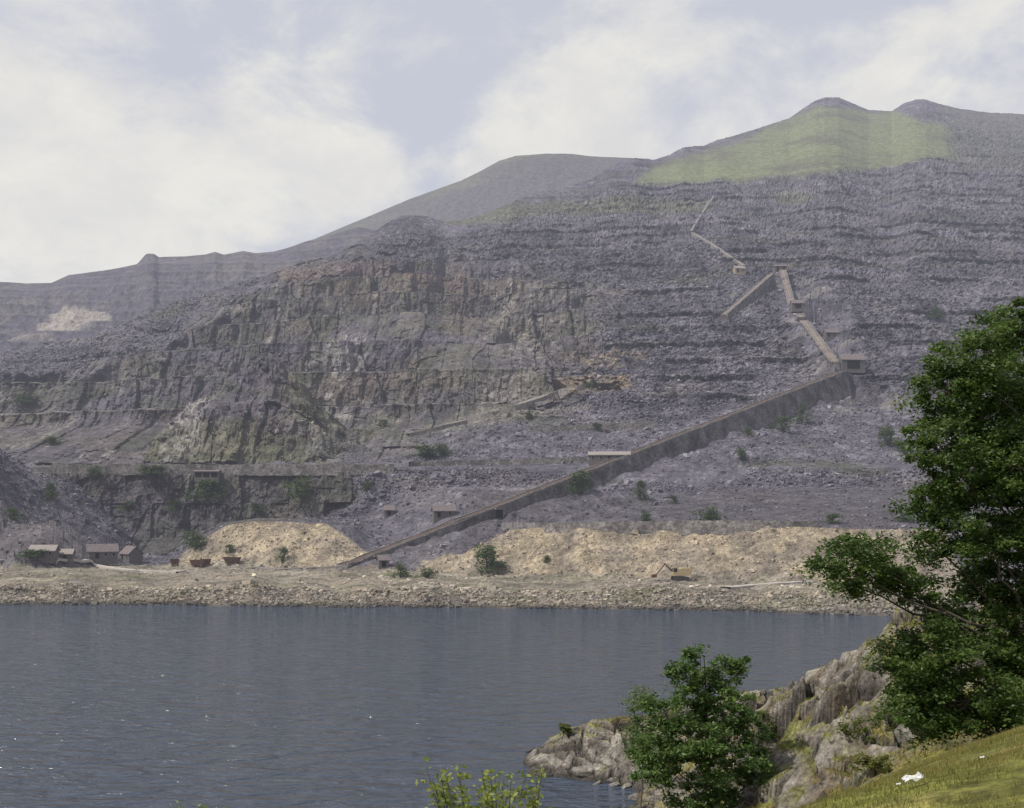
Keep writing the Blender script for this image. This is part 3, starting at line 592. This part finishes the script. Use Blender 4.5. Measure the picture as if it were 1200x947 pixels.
ramp('upper_incline',Q0,Q1,2.7,10,13,'steep stone railway incline above the drum house',1)
ramp('upper_incline',U0,U1,2.7,10,14,'highest steep railway incline reaching the winding house',1)
a,_,_=hit(848,372); ramp('branch_incline',a+np.array([0,-3,1.5]),W(904,321,a[1]+55),2.6,7,12,'narrow pale stone branch incline climbing the slope',1,bed=capst)
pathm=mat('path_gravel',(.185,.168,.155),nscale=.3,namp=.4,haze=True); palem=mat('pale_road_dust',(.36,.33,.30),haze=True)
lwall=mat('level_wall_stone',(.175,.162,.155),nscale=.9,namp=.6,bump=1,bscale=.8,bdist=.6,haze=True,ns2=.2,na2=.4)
def path(pts,w,label,m=pathm,lift=.5,sk=3.0,name='path',cat='path',thing=False,sm=4):
    P=[]
    for (x0,y0),(x1,y1) in zip(pts[:-1],pts[1:]):
        nst=max(3,int(math.hypot(x1-x0,y1-y0)/3))
        for i in range(nst): t=i/nst; P.append(hit(x0+(x1-x0)*t,y0+(y1-y0)*t)[0])
    P=np.array(P)
    if thing:
        med=np.array([np.median(P[max(0,i-9):i+10],axis=0) for i in range(len(P))]); P[:,1:]=med[:,1:]; P[:,1]-=1.2
    for _ in range(sm): P[1:-1]=(P[:-2]+2*P[1:-1]+P[2:])/4
    Tn=np.gradient(P[:,:2],axis=0); Tn/=np.linalg.norm(Tn,axis=1)[:,None]+1e-6; Nn=np.stack([Tn[:,1],-Tn[:,0]],1)
    v=[];f=[]
    for i,(p_,q_) in enumerate(zip(P,Nn)):
        lf=lift*(1+(.06*math.sin(i*1.7)+.04*math.sin(i*.61) if thing else 0))
        v+=[(p_[0]-q_[0]*w,p_[1]-q_[1]*w,p_[2]+lf-sk),(p_[0]-q_[0]*w,p_[1]-q_[1]*w,p_[2]+lf),(p_[0]+q_[0]*w,p_[1]+q_[1]*w,p_[2]+lf),(p_[0]+q_[0]*w,p_[1]+q_[1]*w,p_[2]+lf-sk)]
    for i in range(len(P)-1):
        for j in range(3): f.append([i*4+j,i*4+j+1,i*4+4+j+1,i*4+4+j])
    link(name,mkmesh(name,v,f,m),kind=None if thing else 'structure',label=label,cat=cat,group='dry stone walls on quarry levels' if thing else None)
path([(872,313),(850,298),(830,285),(808,272)],1.5,'pale stony incline path crossing the spoil',lift=1.0,sk=4)
path([(810,272),(822,252),(838,230)],1.1,'narrow track climbing high spoil tips',lift=.8,sk=4)
path([(60,662),(110,664),(160,670),(215,671)],1.8,'pale dusty road across the shore bench',palem,.35,1)
path([(850,690),(890,686),(955,682)],1.6,'pale dusty track on the shore bench',palem,.35,1)
path([(230,664),(330,668),(400,664)],1.5,'gravel track behind the shore',pathm,.3,1)
path([(478,512),(540,497),(600,480),(650,462),(700,450)],2.2,'rubbly ramp road rising across the quarry slope',capst,1.6,6)
for pts_,hh in ([[(62,550.5),(150,550.5),(260,550.5),(380,550.5),(465,550)],2.2],[[(480,547),(560,545),(690,541)],2.2],[[(620,506),(690,503),(770,500)],2.2],[[(590,619),(760,617),(900,616),(960,618)],1.6]):
    path(pts_,.8,'grey dry stone wall retaining a quarry level',lwall,hh,hh+3,'retaining_wall','wall',True,8)
# ================= BUILDINGS =================
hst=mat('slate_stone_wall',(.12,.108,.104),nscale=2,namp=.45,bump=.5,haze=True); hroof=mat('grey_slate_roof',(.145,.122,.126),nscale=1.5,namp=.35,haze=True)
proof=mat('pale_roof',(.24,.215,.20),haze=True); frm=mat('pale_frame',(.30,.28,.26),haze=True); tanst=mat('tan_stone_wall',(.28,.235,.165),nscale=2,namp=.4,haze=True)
def house(name,pos,L_,Wd,H,RH,yaw,label,wins=3,doors=1,chim=False,wm=hst,rm=hroof,open_front=0,cat='building',group=None):
    E=link(name,None,loc=pos,rot=(0,0,yaw),label=label,cat=cat,group=group)
    mb=MB(); l,w=L_/2,Wd/2; b=-2.5
    mb.poly([(-l,-w,b),(l,-w,b),(l,-w,H),(-l,-w,H)]); mb.poly([(l,w,b),(-l,w,b),(-l,w,H),(l,w,H)])
    for s in(-1,1):
        p=[(s*l,-w,b),(s*l,w,b),(s*l,w,H),(s*l,0,H+RH),(s*l,-w,H)]; mb.poly(p if s>0 else p[::-1])
    link('wall',mb.mesh('wall',wm),E)
    mb=MB(); o=.45; e=o*RH/w
    for s in(-1,1):
        a=[(-l-o,s*(w+o),H-e+.06),(l+o,s*(w+o),H-e+.06),(l+o,0,H+RH+.06),(-l-o,0,H+RH+.06)]; up=[(x,y,z+.25) for x,y,z in a]
        mb.poly(a);mb.poly(up)
        for i in range(4): j=(i+1)%4; mb.poly([a[i],a[j],up[j],up[i]])
    R_=link('roof',mb.mesh('roof',rm),E)
    if chim:
        mb=MB(); mb.box((l*.7,0,H+RH+.5),(.9,.8,1.8)); mb.box((l*.7,0,H+RH+1.5),(1.1,1.0,.2)); link('chimney',mb.mesh('chimney',wm),R_)
    slots=wins+doors
    for i in range(slots):
        x=-l+L_*(i+.5)/slots; dr=(i>=wins//2 and i<wins//2+doors)
        if dr:
            dw=open_front if open_front else 1.3; mb=MB(); mb.box((x,-w-.05,(H-.5)/2),(dw,.16,H-.5)); link('door',mb.mesh('door',darkm),E)  # dark panel in place of the shaded interior behind doorways and open fronts
        else:
            mb=MB(); mb.box((x,-w-.03,H*.55),(1.0,.12,1.2)); wn=link('window',mb.mesh('window',darkm),E)
            mb=MB(); 
            for q in((x-.56,H*.55,.1,1.4),(x+.56,H*.55,.1,1.4),(x,H*.55+.66,1.2,.1),(x,H*.55-.66,1.2,.12)): mb.box((q[0],-w-.06,q[1]),(q[2],.2,q[3]))
            link('frame',mb.mesh('frame',frm),wn)
    return E
def at(px,py,dz=0,dy=0): P,_,_=hit(px,py); P=P+np.array([0,dy,dz]); return P
house('slate_shed',at(118,660),12,6,2.6,2.6,.45,'long stone quarry shed with purple slate roof',3,1)
house('slate_shed',at(154,657),7.5,6,2.9,2.8,-.75,'short stone quarry shed with gabled slate roof',1,1,True)
house('slate_shed',at(52,658),9,6,2.2,1.8,.1,'low shed with pale roof beside spoil',2,1,rm=proof)
house('slate_shed',at(78,658),5,4,2.1,1.5,.1,'small pale roofed hut beside spoil',0,1,rm=proof)
house('quarry_hut',at(520,607,0),9,5,2.6,2.2,.2,'small purple roofed stone hut beside the incline',1,1)
house('quarry_hut',at(456,605),4,3.5,2.4,1.6,.1,'tiny stone hut on slate terrace',0,1)
house('quarry_hut',at(449,664),3.5,3,2.4,1.4,.3,'tiny hut at the foot of the incline',0,1)
house('ruined_workshop',at(714,541),19,6,2.6,1.5,-.1,'roofless looking pale workshop on a quarry level',4,1,wm=hst,rm=proof)
house('drum_house',W(997,433,668),15,8,5.5,3.6,.12,'open fronted winding drum house with slate roof',0,1,open_front=8)
house('drum_house',W(934,362,748)+np.array([0,0,0]),8,6,3.4,2.4,0,'small winding house at upper incline head',0,1,open_front=4)
house('drum_house',W(914,319,U1[1]+2),10,6,4.4,1.6,0,'winding house crowning the highest incline',0,2,open_front=2)
house('quarry_hut',at(973,397),8,5,3.0,2.0,.1,'small stone hut beside the upper incline',1,1)
house('quarry_hut',at(866,321),9,6,3.2,2.2,.2,'pale tan stone hut on spoil tip',1,1,wm=tanst,rm=proof)
house('bridge_shed',W(243,559,at(243,558)[1]-3),11,4,2.4,.5,0,'dark fronted low stone shed on a quarry terrace',0,3,open_front=2.8)
# ================= EXCAVATOR =================
yel=mat('faded_yellow_paint',(.40,.32,.18),rough=.5,haze=True); rust=mat('rust_paint',(.105,.058,.042),haze=True); glass=mat('dark_glass',(.03,.035,.04),rough=.2,haze=True)
P=at(797,680); E=link('excavator',None,loc=P,rot=(0,0,.15),label='faded yellow crawler excavator with lowered rusty boom',cat='excavator')
tsm=mat('track_steel',(.06,.05,.05),haze=True)
for s in(-1,1):
    mb=MB(); n_=18; prof=[]
    for i in range(n_):
        t=2*math.pi*i/n_; prof.append((max(-1.8,min(1.8,2.6*math.cos(t)))+.55*math.cos(t),.62+.6*math.sin(t)))
    a=[(x,s*1.5-.35,z) for x,z in prof]; b_=[(x,s*1.5+.35,z) for x,z in prof]; mb.poly(a[::-1]);mb.poly(b_)
    for i in range(n_): j=(i+1)%n_; mb.poly([a[i],a[j],b_[j],b_[i]])
    link('crawler_track',mb.mesh('crawler_track',tsm),E)
mb=MB(); mb.box((1.0,0,2.4),(4.4,3.0,2.0)); mb.box((1.6,0,3.5),(2.8,2.6,.3)); mb.tube((0,0,1.1),(0,0,1.5),.9,.9,14); link('body',mb.mesh('body',yel),E)
mb=MB(); mb.box((-1.9,-.75,2.7),(1.5,1.4,2.5)); cab=link('cab',mb.mesh('cab',yel),E)
mb=MB(); mb.box((-1.9,-1.47,3.1),(1.1,.06,1.1)); mb.box((-2.67,-.75,3.1),(.06,1.1,1.1)); link('window',mb.mesh('window',glass),cab)
mb=MB(); mb.tube((2.4,.6,3.6),(2.4,.6,4.5),.12,.12,8); link('exhaust',mb.mesh('exhaust',rust),E)
mb=MB()
for s in(-.35,.35): mb.tube((-1.6,.6+s,1.9),(-4.6,.6+s*.5,5.0),.2,.16,6)
for i in range(6): t=i/5; mb.box((-1.6-3*t,.6,1.9+3.1*t),(.14,.8,.14))
B1=link('boom',mb.mesh('boom',rust),E)
mb=MB(); mb.tube((-4.4,.6,4.9),(-7.4,.6,1.4),.2,.18,6); D1=link('dipper_arm',mb.mesh('dipper_arm',rust),B1)
mb=MB(); mb.box((-7.8,.6,.9),(1.3,1.3,.12)); mb.box((-7.8,-.02,1.3),(1.3,.1,.9)); mb.box((-7.8,1.22,1.3),(1.3,.1,.9)); mb.box((-7.2,.6,1.3),(.1,1.14,.9))
for k in range(4): mb.box((-8.6,.12+k*.32,.9),(.35,.12,.1))
link('bucket',mb.mesh('bucket',rust),D1)
for px,py,Lw,lab in((232,665,6,'rusty red tipping wagon standing on the shore bench'),(241,664,4,'rusty brown quarry wagon beside another'),(272,662,6.5,'rusty red quarry wagon near the ochre tip'),(205,664,3,'small rusty mine tub on gravel')):
    P=at(px,py); E=link('mine_wagon',None,loc=P,rot=(0,0,random.uniform(-.3,.3)),label=lab,cat='wagon',group='rusty quarry wagons')
    mb=MB(); l=Lw/2
    top=[(-l,-1.2,2.8),(l,-1.2,2.8),(l,1.2,2.8),(-l,1.2,2.8)]; bt=[(-l*.8,-.7,1.0),(l*.8,-.7,1.0),(l*.8,.7,1.0),(-l*.8,.7,1.0)]
    mb.poly(bt[::-1])
    ins=[(x*.93,y*.9,2.8) for x,y,z in top]; inb=[(x*.9,y*.85,1.2) for x,y,z in bt]
    for i in range(4):
        j=(i+1)%4; mb.poly([bt[i],bt[j],top[j],top[i]]); mb.poly([top[i],top[j],ins[j],ins[i]]); mb.poly([ins[i],ins[j],inb[j],inb[i]])
    mb.poly(inb); link('body',mb.mesh('body',rust),E)
    mb=MB(); mb.box((0,0,.8),(Lw*.9,1.1,.25)); link('chassis',mb.mesh('chassis',railm),E)
    for sx in(-.55,.55):
        for sy in(-.72,.72):
            mb=MB(); mb.tube((sx*l,sy-.08,.42),(sx*l,sy+.08,.42),.42,.42,14); link('wheel',mb.mesh('wheel',railm),E)
white=mat('white_paper',(.75,.75,.73),nscale=20,namp=.05)
for px,py,s in((1068,925,.16),(1052,930,.04),(1150,897,.04),(1083,880,.04)):
    P=fghit(px,py); g=7; v=[];f=[]
    for i in range(g):
        for j in range(g):
            x=(i/(g-1)-.5)*2*s; y=(j/(g-1)-.5)*s*.6; v.append((x,y+math.sin(i*1.1)*s*.15,abs(math.sin(i*2.1+j*1.7))*s*.3+.03+s*.25*i/g))
    for i in range(g-1):
        for j in range(g-1): a=i*g+j; f.append([a,a+1,a+g+1,a+g])
    link('paper_litter',mkmesh('paper_litter',v,f,white),loc=P+np.array([0,0,.06]),rot=(.3,0,.6),label='crumpled white paper scrap lying on the grass',cat='litter',group='paper litter on the grass')
# ================= LIGHT =================
SD=Vector((-.66,-.28,.92)).normalized(); el=math.asin(SD.z); az=math.atan2(SD.x,SD.y)
sun=bpy.data.lights.new('sun','SUN'); sun.energy=4.5; sun.angle=math.radians(1.0); sun.color=(1,.94,.85); so=bpy.data.objects.new('sun',sun); COL.objects.link(so); so.rotation_euler=SD.to_track_quat('Z','Y').to_euler()
w=bpy.data.worlds.new('World'); S.world=w; w.use_nodes=True; nt=w.node_tree; N=nt.nodes;L=nt.links; N.clear()
out=N.new('ShaderNodeOutputWorld'); bg=N.new('ShaderNodeBackground'); bg.inputs[1].default_value=.1; L.new(bg.outputs[0],out.inputs[0])
sk=N.new('ShaderNodeTexSky'); sk.sky_type='NISHITA'; sk.sun_disc=False; sk.sun_elevation=el; sk.sun_rotation=az; sk.dust_density=3
tc=N.new('ShaderNodeTexCoord')
def M_(op,a,b=None,c=None):
    n=N.new('ShaderNodeMath'); n.operation=op
    for i,v in enumerate((a,b,c)):
        if v is None: continue
        if isinstance(v,(int,float)): n.inputs[i].default_value=v
        else: L.new(v,n.inputs[i])
    return n.outputs[0]
def noise(sc,det,scale=(1,1,1.6),off=(0,0,0),dist=.3,ro=.55):
    mp=N.new('ShaderNodeMapping'); mp.inputs['Scale'].default_value=scale; mp.inputs['Location'].default_value=off; L.new(tc.outputs['Generated'],mp.inputs[0])
    n=N.new('ShaderNodeTexNoise'); n.inputs['Scale'].default_value=sc; n.inputs['Detail'].default_value=det; n.inputs['Roughness'].default_value=ro; n.inputs['Distortion'].default_value=dist; L.new(mp.outputs[0],n.inputs['Vector']); return n.outputs['Fac']
def blob(px,py,r,amp):
    d=Vector(((px-CX)/F,1,(HY-py)/F)).normalized()
    vm=N.new('ShaderNodeVectorMath'); vm.operation='DISTANCE'; L.new(tc.outputs['Generated'],vm.inputs[0]); vm.inputs[1].default_value=d
    mr=N.new('ShaderNodeMapRange'); mr.interpolation_type='SMOOTHSTEP'; mr.inputs[1].default_value=0; mr.inputs[2].default_value=r; mr.inputs[3].default_value=amp; mr.inputs[4].default_value=0; L.new(vm.outputs['Value'],mr.inputs[0]); return mr.outputs[0]
dens=noise(5.5,8,off=(.3,.1,.7),ro=.62)
for bb in((40,240,.22,.16),(200,220,.16,.12),(330,210,.13,.14),(430,205,.08,.10),(575,170,.07,.18),(700,178,.08,.12),(80,60,.12,.06),(700,-10,.2,.10),(430,60,.10,.08),(1150,60,.18,.08),(960,110,.12,.06),(250,50,.12,-.10),(480,120,.09,-.12),(850,90,.16,-.06),(620,90,.1,-.08)): dens=M_('ADD',dens,blob(*bb))
mr=N.new('ShaderNodeMapRange'); mr.interpolation_type='SMOOTHSTEP'; mr.inputs[1].default_value=.44; mr.inputs[2].default_value=.67; L.new(dens,mr.inputs[0])
cn=noise(9,6,off=(.9,.25,.12),ro=.6); cm_=N.new('ShaderNodeMapRange'); cm_.inputs[1].default_value=.35; cm_.inputs[2].default_value=.62; L.new(cn,cm_.inputs[0])
cr=N.new('ShaderNodeMix'); cr.data_type='RGBA'; cr.inputs[6].default_value=(7.1,7.05,7.15,1); cr.inputs[7].default_value=(8.15,8.05,7.7,1); L.new(cm_.outputs[0],cr.inputs[0])
hz=N.new('ShaderNodeMix'); hz.data_type='RGBA'; hz.inputs[0].default_value=.92; L.new(sk.outputs[0],hz.inputs[6]); hz.inputs[7].default_value=(6.0,6.2,7.05,1)
mx=N.new('ShaderNodeMix'); mx.data_type='RGBA'; L.new(mr.outputs[0],mx.inputs[0]); L.new(hz.outputs[2],mx.inputs[6]); L.new(cr.outputs[2],mx.inputs[7]); L.new(mx.outputs[2],bg.inputs[0])
S.view_settings.view_transform='Standard'; S.view_settings.look='None'; S.view_settings.exposure=0
